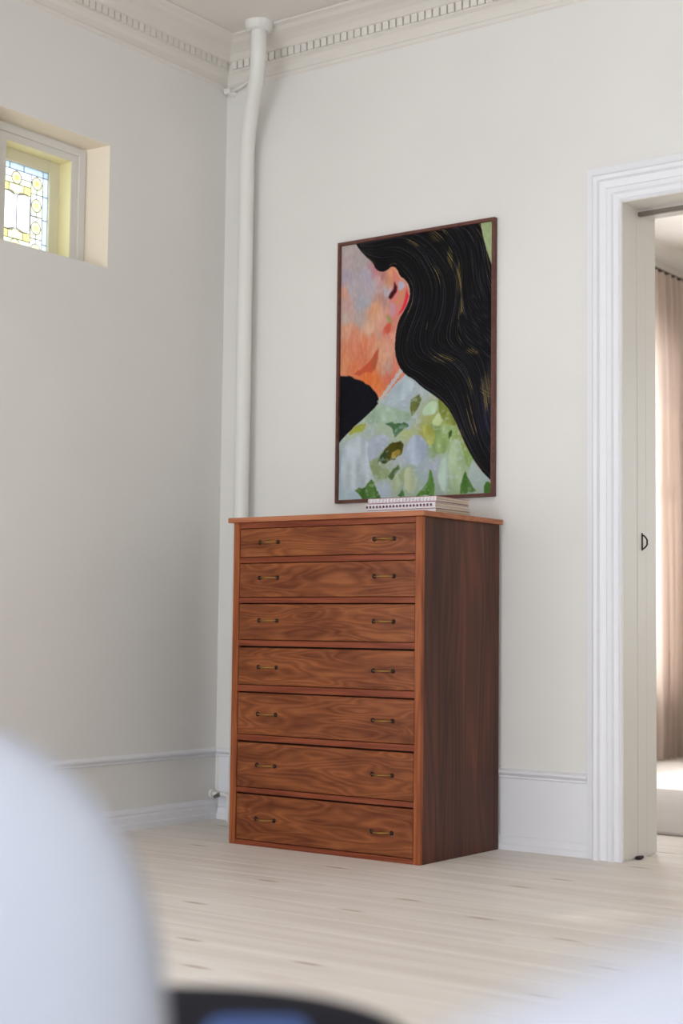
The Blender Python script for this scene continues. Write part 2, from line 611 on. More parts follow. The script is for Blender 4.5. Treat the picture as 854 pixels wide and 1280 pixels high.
def pane(poly, mat, x=0.0, th=0.003, lead=0.0016):
    bm = bmesh.new()
    f = [bm.verts.new((GX + x, GC_Y + a, GC_Z + b)) for a, b in poly]
    g = [bm.verts.new((GX + x - th, GC_Y + a, GC_Z + b)) for a, b in poly]
    bm.faces.new(f)
    bm.faces.new(g)
    n = len(poly)
    for k in range(n):
        bm.faces.new((f[k], f[(k + 1) % n], g[(k + 1) % n], g[k]))
    o = finish(bm, 'pane', mat, win)
    if lead:
        loop = [(GX + x - th / 2, GC_Y + a, GC_Z + b) for a, b in poly]
        for k in range(n):
            tube(came, [loop[k], loop[(k + 1) % n]], lead, 5, False)
    return o


def rect(a0, a1, b0, b1, mat):
    return pane([(a0, b0), (a1, b0), (a1, b1), (a0, b1)], mat)


RD = 0.0240


def disc(a, b, core):
    """round bull's-eye: a cream ring with a coloured core, both glass pieces of their own"""
    r2 = RD * 0.42
    ring = [(math.cos(2 * math.pi * k / 24), math.sin(2 * math.pi * k / 24)) for k in range(24)]
    pane([(a + r2 * c, b + r2 * d) for c, d in ring], core, 0, 0.003, 0)
    bm = bmesh.new()
    lay = []
    for rad, x in ((RD, GX), (r2, GX), (r2, GX - 0.003), (RD, GX - 0.003)):
        lay.append([bm.verts.new((x, GC_Y + a + rad * c, GC_Z + b + rad * d)) for c, d in ring])
    for l0, l1 in zip(lay, lay[1:] + lay[:1]):
        for k in range(24):
            bm.faces.new((l0[k], l0[(k + 1) % 24], l1[(k + 1) % 24], l1[k]))
    finish(bm, 'pane', G_CREAM, win)
    loop = [(GX - 0.0015, GC_Y + a + RD * c, GC_Z + b + RD * d) for c, d in ring]
    for k in range(24):
        tube(came, [loop[k], loop[(k + 1) % 24]], 0.0016, 5, False)


def notched(ca, cb, oa, ob, mat):
    """rectangle from a disc centre (ca, cb) to the opposite corner with the disc's quarter cut away"""
    sx, sy = (1 if oa > ca else -1), (1 if ob > cb else -1)
    rx, ry = min(RD, abs(oa - ca)), min(RD, abs(ob - cb))
    arc = [(ca + sx * rx * math.sin(t * math.pi / 12), cb + sy * ry * math.cos(t * math.pi / 12)) for t in range(7)]
    pts = [(oa, cb), (oa, ob), (ca, ob)] + arc
    out = []
    for q in pts:
        if not out or (abs(q[0] - out[-1][0]) + abs(q[1] - out[-1][1])) > 1e-5:
            out.append(q)
    if abs(out[0][0] - out[-1][0]) + abs(out[0][1] - out[-1][1]) < 1e-5:
        out.pop()
    pane(out, mat)


for s in (-1, 1):
    for b0, b1 in ((-0.157, -0.10), (-0.10, -0.006), (-0.006, 0.085), (0.085, 0.157)):
        rect(*sorted((s * 0.132, s * 0.157)), b0, b1, G_BLUE)
for a0, a1 in ((-0.157, -0.132), (-0.132, -0.035), (-0.035, 0.035), (0.035, 0.132), (0.132, 0.157)):
    rect(a0, a1, 0.157, 0.182, G_BLUE)
    rect(a0, a1, -0.182, -0.157, G_BLUE)
for s in (-1, 1):
    for b in (-0.128, -0.043, 0.043, 0.128):
        lo = -0.157 if b < -0.1 else b - 0.0425
        hi = 0.157 if b > 0.1 else b + 0.0425
        for a1 in (0.073, 0.132):
            notched(s * 0.1015, b, s * a1, lo, G_PALE)
            notched(s * 0.1015, b, s * a1, hi, G_CLEAR)
        disc(s * 0.1015, b, G_AMB if abs(b) > 0.1 else G_YEL)
    for t in (-1, 1):
        notched(0.0, t * 0.128, s * 0.073, t * 0.157, G_CLEAR)
        notched(0.0, t * 0.128, s * 0.073, t * 0.104, G_PALE)
        rect(*sorted((s * 0.037, s * 0.073)), *sorted((t * 0.072, t * 0.104)), G_YEL)
    o8 = [(0.004, -0.058), (0.018, -0.074), (0.052, -0.074), (0.070, -0.058), (0.070, 0.058), (0.052, 0.074), (0.018, 0.074), (0.004, 0.058)]
    pane([(s * a, b) for a, b in o8], G_CLEAR)
for t in (-1, 1):
    disc(0.0, t * 0.128, G_AMB)
    pane([(-0.037, t * 0.072), (-0.020, t * 0.066), (0.020, t * 0.066), (0.037, t * 0.072), (0.037, t * 0.104), (-0.037, t * 0.104)], G_CREAM)
finish(came, 'lead_came', LEAD, win)

# windows out of view (frames only where daylight enters)
n_ = 2
for a, b in WIN_FRONT:
    wn = empty('window_%d' % n_, ((a + b) / 2, FY - 0.1, 0.7))
    struct(wn)
    bm = bmesh.new()
    for xx in (a, (a + b) / 2 - 0.03, b - 0.06):
        box(bm, xx, xx + 0.06, FY - 0.14, FY - 0.08, 0.12, 2.5)
    for zz in (0.12, 1.8, 2.44):
        box(bm, a, b, FY - 0.139, FY - 0.081, zz, zz + 0.06)
    finish(bm, 'window_frame', WHITE_TRIM, wn)
    n_ += 1
for a, b in WIN_LEFT:
    wn = empty('window_%d' % n_, (-0.15, (a + b) / 2, 0.65))
    struct(wn)
    bm = bmesh.new()
    for yy in (a, (a + b) / 2 - 0.03, b - 0.06):
        box(bm, -0.24, -0.18, yy, yy + 0.06, 0.2, 2.4)
    for zz in (0.2, 1.7, 2.34):
        box(bm, -0.239, -0.181, a, b, zz, zz + 0.06)
    finish(bm, 'window_frame', WHITE_TRIM, wn)
    n_ += 1
wn = empty('window_6', (-0.15, 3.3, 0.48))
struct(wn, 'tall window of the next room behind the curtain')
bm = bmesh.new()
for yy in (2.35, 3.30, 4.24):
    box(bm, -0.16, -0.10, yy, yy + 0.06, 0.48, 2.62)
for zz in (0.48, 1.9, 2.56):
    box(bm, -0.159, -0.101, 2.35, 4.30, zz, zz + 0.06)
finish(bm, 'window_frame', WHITE_TRIM, wn)
finish(B(-0.10, 0.03, 2.32, 4.33, 0.44, 0.4795, 0.004), 'window_sill', WHITE_TRIM, wn)

# ------------------------------------------------------------------ standpipe in the corner
pipe = empty('heating_pipe', (0.165, -0.062, 0))
tag(pipe, 'white painted vertical pipe in the corner bending out to clear the cornice', 'pipe')
cl = [(0.165, -0.062, 0.0), (0.165, -0.062, 1.0), (0.165, -0.062, 2.2), (0.166, -0.063, 2.62), (0.176, -0.072, 2.76), (0.225, -0.112, 2.88), (0.305, -0.178, 2.99), (0.338, -0.208, 3.06), (0.344, -0.213, 3.13), (0.344, -0.213, 3.20)]
finish(tube(bmesh.new(), spline(cl, 8), 0.0315, 24), 'pipe_run', PIPE_PAINT, pipe, smooth=True)
bm = bmesh.new()
tube(bm, [(0.344, -0.213, 3.162), (0.344, -0.213, 3.168), (0.344, -0.213, 3.192), (0.344, -0.213, 3.1995)], [0.040, 0.052, 0.056, 0.058], 24)
finish(bm, 'ceiling_collar', PIPE_PAINT, pipe)
bm = bmesh.new()
tube(bm, spline([(0.004, -0.03, 3.045), (0.03, -0.028, 3.04), (0.07, -0.03, 3.032), (0.13, -0.03, 3.05), (0.2, -0.06, 3.07), (0.28, -0.15, 3.06)], 6), 0.005, 8)
rod = finish(bm, 'bracket_rod', PIPE_PAINT, pipe)
rod['label'] = 'thin white bracket rod from the corner'
bm = bmesh.new()
tube(bm, [(0.036, -0.002, 3.03), (0.036, -0.035, 3.03)], [0.018, 0.012], 10)
box(bm, 0.020, 0.052, -0.050, -0.032, 3.018, 3.040, 0.003)
finish(bm, 'wall_clip', PIPE_PAINT, pipe)
valve = empty('pipe_elbow', (0.05, -0.05, 0.0))
tag(valve, 'small white radiator pipe elbow low in the corner beside the chest', 'pipe')
bm = bmesh.new()
tube(bm, spline([(0.018, -0.045, 0.104), (0.060, -0.045, 0.104), (0.088, -0.045, 0.104), (0.104, -0.045, 0.098), (0.110, -0.045, 0.08), (0.110, -0.045, 0.0)], 6), 0.009, 10)
tube(bm, [(0.012, -0.045, 0.104), (0.018, -0.045, 0.104), (0.030, -0.045, 0.104)], [0.012, 0.018, 0.018], 12)
finish(bm, 'elbow_tube', PIPE_PAINT, valve, smooth=False)
bm = bmesh.new()
tube(bm, [(0.062, -0.045, 0.104), (0.062, -0.075, 0.096)], [0.010, 0.007], 10)
finish(bm, 'valve_knob', STEEL, valve)

# ------------------------------------------------------------------ chest of drawers
X0, X1, YF, YB, DHT = 0.5256, 1.3536, -0.531, -0.022, 1.180
chest = empty('chest_of_drawers', ((X0 + X1) / 2, (YF + YB) / 2, 0))
tag(chest, 'tall brown wooden chest of seven drawers with small brass bow handles', 'chest of drawers')
TZ = 1.162
finish(B(X0 - 0.0156, X1 + 0.0156, YF - 0.0156, YB, TZ, DHT, 0.0022, 2), 'top_board', TOPW, chest)
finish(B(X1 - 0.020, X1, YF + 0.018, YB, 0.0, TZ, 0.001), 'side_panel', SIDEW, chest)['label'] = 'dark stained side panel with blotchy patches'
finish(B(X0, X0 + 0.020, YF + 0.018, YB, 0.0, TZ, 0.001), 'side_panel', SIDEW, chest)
SL = X0 + 0.028
SR = X1 - 0.028
finish(B(X0, SL, YF, YF + 0.0178, 0.0, TZ, 0.0015), 'stile', STILE, chest)
finish(B(SR, X1, YF, YF + 0.0178, 0.0, TZ, 0.0015), 'stile', STILE, chest)
finish(B(X0 + 0.0202, X1 - 0.0202, YB - 0.010, YB, 0.004, TZ, 0.0), 'back_panel', DARKGAP, chest)
finish(B(X0 + 0.0202, X1 - 0.0202, YF + 0.045, YB - 0.0102, 0.004, TZ - 0.001), 'gap_shade_block', DARKGAP, chest)['label'] = 'inner block coloured dark to stand for the shade in the gaps'
rails = [(1.141, 1.162), (1.0145, 1.0345), (0.8690, 0.8885), (0.7140, 0.7345), (0.5495, 0.5725), (0.3730, 0.3940), (0.1870, 0.2050), (0.0, 0.0175)]
for z0, z1 in rails:
    finish(B(SL + 0.0003, SR - 0.0003, YF + 0.0015, YF + 0.03, z0, z1, 0.001), 'rail', RAIL, chest)
fronts = [(1.0365, 1.1390), (0.8905, 1.0120), (0.7365, 0.8645), (0.5745, 0.7075), (0.3960, 0.5445), (0.2070, 0.3665), (0.0195, 0.1810)]
hz = [1.088, 0.960, 0.806, 0.638, 0.470, 0.288, 0.096]


def handle_bm(cx, z, drop):
    bm = bmesh.new()
    y0 = YF + 0.004
    hw = 0.041
    pts = []
    for k in range(13):
        t = -1 + 2 * k / 12
        pts.append((cx + hw * t, y0 - 0.002 - 0.021 * (1 - t * t), z - drop * (1 - t * t)))
    rr = [0.0025 + 0.0012 * (1 - abs(-1 + 2 * k / 12)) for k in range(13)]
    tube(bm, pts, rr, 8)
    return bm


def rosette_bm(c, z):
    y0 = YF + 0.004
    return tube(bmesh.new(), [(c, y0 + 0.0005, z), (c, y0 - 0.003, z), (c, y0 - 0.006, z)], [0.0085, 0.0078, 0.004], 14)


for i, ((z0, z1), h) in enumerate(zip(fronts, hz)):
    g = 0.0012 if i < 5 else 0.0028
    bm = B(SL + g, SR - g, YF + 0.0035, YF + 0.023, z0, z1, 0.0015)
    dr = finish(bm, 'drawer', DRAWER, chest)
    bm = B(SL + 0.02, SR - 0.02, YF + 0.023, YF + 0.0445, z0 + 0.01, z1 - 0.008)
    finish(bm, 'drawer_box', DARKGAP, dr)
    for cx in (0.690, 1.196):
        finish(handle_bm(cx, h, 0.0005), 'handle', BRASS, dr, smooth=True)
        for s in (-1, 1):
            finish(rosette_bm(cx + s * 0.041, h), 'handle_rosette', DARKMETAL, dr)

# ------------------------------------------------------------------ notebooks on the chest
PAPER = base_mat('page_edges', rgb(214, 200, 180), 0.8)
PAPER_W = base_mat('white_page_edges', rgb(238, 232, 236), 0.8)
COVER_W = base_mat('white_cover', rgb(236, 228, 232), 0.5)
COVER_P = base_mat('pink_striped_cover', rgb(200, 140, 150), 0.5)
COVER_K = base_mat('kraft_cover', rgb(176, 142, 112), 0.6)
WIRE = base_mat('white_coated_wire', rgb(240, 236, 238), 0.35)
WIRE_D = base_mat('plum_coated_wire', rgb(96, 44, 66), 0.4)
for nm in (PAPER,):
    t = N(nm, 'ShaderNodeTexCoord')
    nn = noise(nm, mapping(nm, t.outputs['Object'], (2, 2, 900)), 1.0, 2)
    rr = ramp(nm, nn.outputs['Fac'], [(0.4, rgb(176, 158, 136)), (0.6, rgb(228, 216, 198))])
    L(nm, rr.outputs[0], nm.node_tree.nodes['Principled BSDF'].inputs['Base Color'])


def notebook(x0, x1, y0, y1, z0, z1, cover, pages, wire, label, arc=0.5):
    n = empty('notebook', ((x0 + x1) / 2, (y0 + y1) / 2, z0))
    tag(n, label, 'notebook', 'notebooks stacked on the chest of drawers')
    finish(B(x0, x1, y0, y1, z0, z0 + 0.0016, 0.0004), 'cover', cover, n)
    finish(B(x0 + 0.002, x1 - 0.003, y0 + 0.002, y1 - 0.003, z0 + 0.0016, z1 - 0.0016), 'page_block', pages, n)
    finish(B(x0 + 0.002, x1 - 0.003, y0 + 0.0012, y0 + 0.002, z0 + 0.0016, z1 - 0.0016), 'front_edge', PAPER_W, n)
    finish(B(x0, x1, y0, y1, z1 - 0.0016, z1, 0.0004), 'cover', cover, n)
    if wire:
        bm = bmesh.new()
        zc = (z0 + z1) / 2
        hh = (z1 - z0) / 2 - 0.0012 if arc < 0.3 else (z1 - z0) / 2 - 0.0032
        k = 0
        x = x0 + 0.008
        while x < x1 - 0.006:
            pts = [(x, y0 + 0.004 + 0.0085 * math.cos(a), zc + hh * math.sin(a)) for a in [math.pi * (1 + arc * (-1 + j / 4)) for j in range(9)]]
            tube(bm, pts, 0.0030, 6)
            x += 0.0142
        s = finish(bm, 'spiral_binding', wire, n)
        s['label'] = 'row of small wire binding loops'
    return n


bx0, bx1, by0, by1 = 1.035, 1.330, -0.412, -0.190
notebook(bx0 + 0.003, bx1 - 0.002, by0 + 0.006, by1 + 0.004, 1.1805, 1.1985, COVER_K, PAPER, None, 'thick kraft-covered book lowest in the stack on the chest')
notebook(bx0, bx1, by0, by1, 1.1987, 1.2200, COVER_W, PAPER, WIRE_D, 'notebook with a plum spiral binding in the middle of the stack', 0.12)
notebook(bx0 + 0.005, bx1 + 0.001, by0 + 0.003, by1 - 0.002, 1.2218, 1.2400, COVER_P, PAPER, WIRE, 'notebook with a white spiral binding topmost of the stack')
SKIN = [(24,18,176,164,160),(120,68,165,155,152),(36,124,160,150,162),(175,136,165,158,172),(230,126,178,118,120),(93,176,170,160,165),(31,193,200,150,130),(49,242,185,150,145),(149,237,160,158,166),(203,170,168,160,170),(226,271,203,148,115),(259,302,205,155,130),(121,304,172,155,150),(38,329,205,150,125),(94,358,203,132,105),(27,290,185,165,155),(177,401,207,124,92),(67,409,205,128,102),(28,460,207,136,98),(150,440,198,115,85),(112,490,206,118,82),(221,386,205,135,105),(259,361,190,145,125),(177,339,205,165,140),(313,441,203,150,125),(330,489,180,145,130),(367,491,205,120,100),(260,561,205,115,62),(195,539,210,110,60),(287,593,212,120,80),(341,535,198,105,85),(351,367,205,145,125),(324,350,195,95,78),(302,318,200,145,132),(285,230,175,132,122),(258,159,188,150,150),(323,165,195,140,108),(349,136,212,145,105),(285,146,168,112,105),(312,195,172,165,175),(270,423,205,150,120),(405,515,205,125,100),(95,452,205,125,95),(36,76,176,155,155)]
SHIRT = [(43,859,150,165,175),(99,923,165,180,192),(153,802,162,170,188),(207,758,158,172,165),(125,770,168,180,160),(421,601,158,168,180),(447,572,168,178,184),(315,686,162,180,165),(288,731,158,175,150),(526,817,140,155,178),(578,908,155,170,175),(501,935,150,170,162),(730,884,162,180,162),(780,959,145,165,125),(680,956,150,165,150),(879,918,162,175,172),(928,949,155,170,165),(756,826,152,175,125),(815,814,130,150,80),(845,873,125,150,85),(655,757,150,160,92),(588,760,155,155,85),(474,754,165,175,120),(379,644,160,172,182),(499,560,160,170,175),(262,897,150,165,140),(235,866,135,150,110),(369,931,160,172,150),(316,960,165,178,190),(422,843,165,175,180),(463,724,158,170,178),(368,689,150,170,140),(670,823,120,145,80),(629,895,160,168,180),(154,857,160,168,125),(527,996,155,175,150),(44,958,165,185,190),(448,934,145,160,120)]
FACE_POLYS = [((188,84,56),[(96,511),(162,487),(211,462),(249,431),(254,456),(238,492),(216,515),(178,507),(134,519)]),((170,85,55),[(211,462),(249,431),(265,414),(260,463),(238,507),(222,503)]),((192,85,65),[(302,342),(350,321),(345,358),(318,371)]),((203,122,112),[(349,112),(382,139),(403,163),(435,172),(462,202),(467,233),(451,262),(425,290),(393,306),(361,322),(345,305),(339,259),(334,221),(350,183),(350,152)]),((170,165,182),[(387,171),(424,171),(440,191),(419,213),(393,205)]),((196,130,100),[(403,209),(435,199),(441,230),(414,259),(382,275),(366,249),(393,233)]),((188,138,150),[(345,247),(371,255),(377,287),(356,309),(340,290)]),((205,45,60),[(451,201),(467,233),(451,262),(420,293),(388,306),(420,278),(441,243)]),((62,14,20),[(360,168),(382,192),(382,210),(345,238),(328,227),(339,210),(361,199)]),((150,140,85),[(318,294),(340,302),(350,318),(356,331),(334,326),(324,313)]),((9,10,18),[(-5,511),(73,519),(140,538),(206,564),(250,597),(277,629),(239,652),(179,680),(97,722),(42,751),(-8,783)])]
SHIRT_POLY = [(-13,782),(42,751),(97,722),(179,680),(239,652),(277,629),(314,610),(346,587),(389,562),(447,533),(526,564),(629,621),(710,662),(761,714),(796,763),(845,830),(918,905),(1005,960),(1024,1067),(-39,1042)]
LEAVES = [((150,172,150),[(136,684),(288,636),(474,676),(505,714),(315,708),(163,710)]),((135,152,110),[(170,857),(262,876),(353,894),(316,936),(219,908)]),((158,177,140),[(730,825),(791,783),(830,858),(860,947),(790,1000),(730,943)]),((165,187,172),[(680,873),(720,854),(745,943),(690,994),(660,940)]),((172,182,148),[(438,897),(500,885),(532,960),(459,994)]),((165,178,145),[(359,895),(422,927),(407,986),(364,961)]),((172,184,190),[(9,802),(98,762),(164,756),(219,804),(197,865),(263,928),(182,962),(44,970),(10,920)]),((168,177,190),[(218,767),(315,747),(347,785),(262,843),(197,858),(186,803)]),((160,172,188),[(484,770),(557,758),(598,820),(578,872),(495,887),(443,849)]),((60,95,60),[(310,711),(463,718),(474,727),(411,755),(379,765),(358,737)]),((78,76,26),[(262,861),(316,811),(369,786),(422,785),(443,801),(432,831),(385,850),(321,866)]),((45,66,38),[(262,861),(310,817),(326,815),(316,863)]),((150,130,55),[(348,846),(369,819),(422,812),(422,834),(380,850)]),((75,100,60),[(332,921),(369,889),(411,878),(422,888),(390,911),(359,931)]),((75,112,50),[(105,963),(182,956),(225,921),(246,936),(263,967),(295,1002),(166,1004)]),((62,102,50),[(401,995),(438,969),(449,1003)]),((85,125,55),[(516,995),(563,967),(599,938),(609,903),(624,910),(639,957),(634,996)]),((75,112,50),[(835,917),(855,947),(904,994),(810,998),(805,968)]),((70,110,45),[(947,973),(962,959),(1005,963),(1005,997),(947,996)]),((98,106,55),[(484,634),(536,616),(552,635),(526,673),(489,695),(479,664)]),((152,160,66),[(59,751),(97,722),(191,699),(169,741),(98,747)]),((122,132,60),[(660,611),(720,656),(756,699),(786,748),(730,737),(680,710),(665,674)]),((140,162,105),[(578,723),(660,736),(730,734),(761,767),(740,802),(710,848),(670,846),(619,820),(588,775)]),((160,165,85),[(562,723),(629,738),(644,777),(619,820),(588,795),(567,759)]),((168,192,158),[(562,669),(603,650),(654,644),(665,674),(629,699),(557,701)]),((175,190,140),[(614,725),(665,686),(690,711),(680,734),(644,738)]),((60,85,30),[(730,769),(751,761),(751,785),(730,793)]),((165,180,185),[(336,633),(378,592),(463,546),(515,576),(484,610),(421,631),(368,653)])]
HAIR_POLY = [(97,0),(158,50),(219,84),(236,110),(274,126),(312,124),(349,109),(382,121),(403,154),(435,166),(467,196),(472,239),(441,282),(398,319),(377,369),(372,445),(399,499),(447,536),(499,554),(552,587),(629,621),(710,662),(761,714),(796,763),(845,830),(918,905),(1015,969),(1019,197),(970,110),(946,48),(931,-19),(96,-19)]
GUIDES = [[(147,46),(219,81),(274,117),(317,115),(360,103),(398,119),(446,157),(483,203),(478,264),(436,313),(393,361),(378,415),(389,477),(436,526),(505,554),(577,595),(660,629),(741,684),(791,751),(855,830),(928,911),(1005,963)],[(130,19),(213,43),(311,46),(403,61),(488,100),(540,154),(572,217),(561,292),(509,364),(483,423),(520,474),(603,500),(690,533),(756,590),(806,667),(850,757),(919,856),(1006,934)],[(119,2),(284,3),(418,7),(535,55),(608,117),(664,180),(680,257),(659,330),(618,387),(618,438),(675,472),(761,501),(831,550),(880,627),(909,716),(943,799),(1006,871)],[(365,-4),(524,-7),(628,34),(705,93),(761,150),(791,206),(796,281),(786,355),(781,408),(821,452),(890,489),(934,548),(954,631),(973,719),(1006,793)],[(550,-7),(669,-4),(741,46),(786,110),(801,177),(806,243),(821,313),(851,375),(910,438),(959,500),(978,574),(988,633),(1007,692)],[(731,-7),(812,17),(867,79),(886,155),(901,231),(930,301),(959,362),(979,428),(993,487),(1012,532)],[(916,-2),(946,42),(965,109),(989,180),(1014,226),(1023,285),(1028,329),(1032,344)]]
LOCK = [[(781,339),(791,391),(816,431),(851,454),(890,469),(930,486),(973,515),(1017,553)],[(801,308),(831,358),(881,397),(930,436),(979,475),(1022,507)],[(821,283),(871,332),(920,365),(969,404),(1027,443)],[(911,252),(940,296),(979,329),(1028,356)]]
CURL = [[(924,571),(939,589),(968,603),(1017,611)],[(929,659),(949,668),(968,672),(1016,684)]]
GOLD = [(791,191,20,54),(644,193,26,67),(801,350,20,65),(890,472,59,11),(705,486,101,15),(654,13,62,24),(191,66,55,31),(958,631,34,52),(880,758,29,29),(472,254,21,61),(582,354,11,15),(503,28,63,18),(731,111,20,36),(860,678,20,103),(721,155,30,24),(355,94,42,12),(921,25,25,24),(970,148,15,44),(820,770,25,18)]
BACKDROP = [(916,-20),(1029,-8),(1028,212),(999,175),(960,103),(936,47)]

# ------------------------------------------------------------------ painting
PX0, PX1, PZ0, PZ1 = 0.607, 1.327, 1.268, 2.304
FW, FD = 0.0125, 0.022
pic = empty('painting', ((PX0 + PX1) / 2, -0.011, PZ0))
tag(pic, 'framed portrait painting of a dark-haired woman turned away in a green floral blouse', 'painting')
for (a, b, c, d) in ((PX0, PX1, PZ0, PZ0 + FW), (PX0, PX1, PZ1 - FW, PZ1), (PX0, PX0 + FW, PZ0 + FW, PZ1 - FW), (PX1 - FW, PX1, PZ0 + FW, PZ1 - FW)):
    finish(B(a, b, -FD, -0.001, c, d, 0.001), 'frame_rail', FRAMEW, pic)
finish(B(PX0 + 0.004, PX1 - 0.004, -0.0085, -0.002, PZ0 + 0.004, PZ1 - 0.004), 'backing_board', DARKGAP, pic)

GW, GH = 420, 604
gy, gx = np.mgrid[0:GH, 0:GW]
SX = gx / (GW - 1.0) * 1000
SY = gy / (GH - 1.0) * 1000
ASP = 1011.0 / 695.0


def vnoise(fx, fy, seed, ax=1.0, ay=1.0):
    r = np.random.RandomState(seed)
    g = r.rand(int(fy) + 3, int(fx) + 3)
    u = SX / 1000 * fx
    v = SY / 1000 * fy
    iu, iv = u.astype(int), v.astype(int)
    fu, fv = u - iu, v - iv
    fu, fv = fu * fu * (3 - 2 * fu), fv * fv * (3 - 2 * fv)
    return (g[iv, iu] * (1 - fu) + g[iv, iu + 1] * fu) * (1 - fv) + (g[iv + 1, iu] * (1 - fu) + g[iv + 1, iu + 1] * fu) * fv


WXn = (vnoise(9, 12, 1) - 0.5) * 30 + (vnoise(46, 24, 2) - 0.5) * 22
WYn = (vnoise(9, 12, 3) - 0.5) * 26 + (vnoise(50, 22, 4) - 0.5) * 30


def blend(points, power=3.2):
    num = np.zeros((GH, GW, 3))
    den = np.zeros((GH, GW))
    X, Y = SX + WXn, SY + WYn
    for (x, y, r, g, b) in points:
        d2 = (X - x) ** 2 + ((Y - y) * ASP) ** 2 + 350.0
        wgt = d2 ** (-power * 0.62)
        den += wgt
        num += wgt[..., None] * np.array([r, g, b])
    return num / den[..., None]


def inside(poly, X=None, Y=None):
    X = SX if X is None else X
    Y = SY if Y is None else Y
    res = np.zeros(X.shape, bool)
    n = len(poly)
    for i in range(n):
        x0, y0 = poly[i]
        x1, y1 = poly[(i + 1) % n]
        if y0 == y1:
            continue
        c = ((y0 > Y) != (y1 > Y)) & (X < (x1 - x0) * (Y - y0) / (y1 - y0) + x0)
        res ^= c
    return res


def soft(mask, n=1):
    m = mask.astype(float)
    for _ in range(n):
        q = np.pad(m, 1, mode='edge')
        m = (q[1:-1, 1:-1] * 4 + q[:-2, 1:-1] + q[2:, 1:-1] + q[1:-1, :-2] + q[1:-1, 2:]) / 8
    return m[..., None]


def smooth_poly(poly):
    p = list(poly)
    out = []
    n = len(p)
    for i in range(n):
        a, b = p[i], p[(i + 1) % n]
        out.append((a[0] * .75 + b[0] * .25, a[1] * .75 + b[1] * .25))
        out.append((a[0] * .25 + b[0] * .75, a[1] * .25 + b[1] * .75))
    return out


img = blend(SKIN)
fine = (vnoise(90, 60, 9) - 0.5)[..., None]
img = img + fine * 14
wob = 0.22
for col, poly in FACE_POLYS:
    m = soft(inside(poly, SX + WXn * wob, SY + WYn * wob), 8 if len(poly) < 9 else 3)
    img = img * (1 - m) + np.array(col) * m
sm = inside(SHIRT_POLY, SX + WXn * 0.12, SY + WYn * 0.12)
shirt = blend(SHIRT)
for col, poly in LEAVES:
    shape = smooth_poly(poly) if sum(col) > 300 else poly
    m = soft(inside(shape, SX + WXn * 0.3, SY + WYn * 0.3), 6 if sum(col) > 400 else 3)
    tint = np.array(col) + ((vnoise(30, 16, int(sum(col))) - 0.5) * 34)[..., None]
    shirt = shirt * (1 - m) + tint * m
strokes = vnoise(36, 60, 21) * 0.6 + vnoise(90, 130, 22) * 0.4
light = np.clip((strokes - 0.60) * 5, 0, 1)[..., None]
shirt = shirt * (1 - 0.35 * light) + np.array((188, 198, 206)) * 0.35 * light
m = soft(sm, 1)
img = img * (1 - m) + shirt * m
height = np.where(sm, strokes * 0.0022, vnoise(60, 60, 30) * 0.0005)
# collar beads
for k in range(12):
    t = k / 11.0
    x, y = 270 + (418 - 270) * t, 628 - (628 - 516) * t
    rr = ((SX - x) ** 2 + ((SY - y) * ASP) ** 2) < (11 + 4 * (k % 2)) ** 2
    m = soft(rr, 1)
    img = img * (1 - m * 0.85) + np.array((176, 184, 182)) * m * 0.85
bk = soft(inside(BACKDROP), 1)
img = img * (1 - bk) + (np.array((152, 166, 122)) + fine * 20) * bk
hm = inside(smooth_poly(HAIR_POLY)) & ~inside(BACKDROP)
hair = np.zeros((GH, GW, 3)) + np.array((8, 7, 10))
ridge = np.zeros((GH, GW))
navy = np.clip((vnoise(6, 8, 41) - 0.62) * 5, 0, 1)[..., None]
hair = hair * (1 - navy) + np.array((20, 20, 36)) * navy


def resample(poly, n):
    p = np.array(poly, float)
    # Catmull-Rom through the guide, then equal arc length
    q = []
    for i in range(len(p) - 1):
        p0, p1, p2, p3 = p[max(i - 1, 0)], p[i], p[i + 1], p[min(i + 2, len(p) - 1)]
        for t in np.linspace(0, 1, 12, endpoint=False):
            q.append(0.5 * (2 * p1 + (p2 - p0) * t + (2 * p0 - 5 * p1 + 4 * p2 - p3) * t * t + (3 * p1 - p0 - 3 * p2 + p3) * t ** 3))
    q.append(p[-1])
    q = np.array(q)
    s = np.r_[0, np.cumsum(np.hypot(*(np.diff(q, axis=0) * [1, ASP]).T))]
    u = np.linspace(0, s[-1], n)
    return np.c_[np.interp(u, s, q[:, 0]), np.interp(u, s, q[:, 1])]


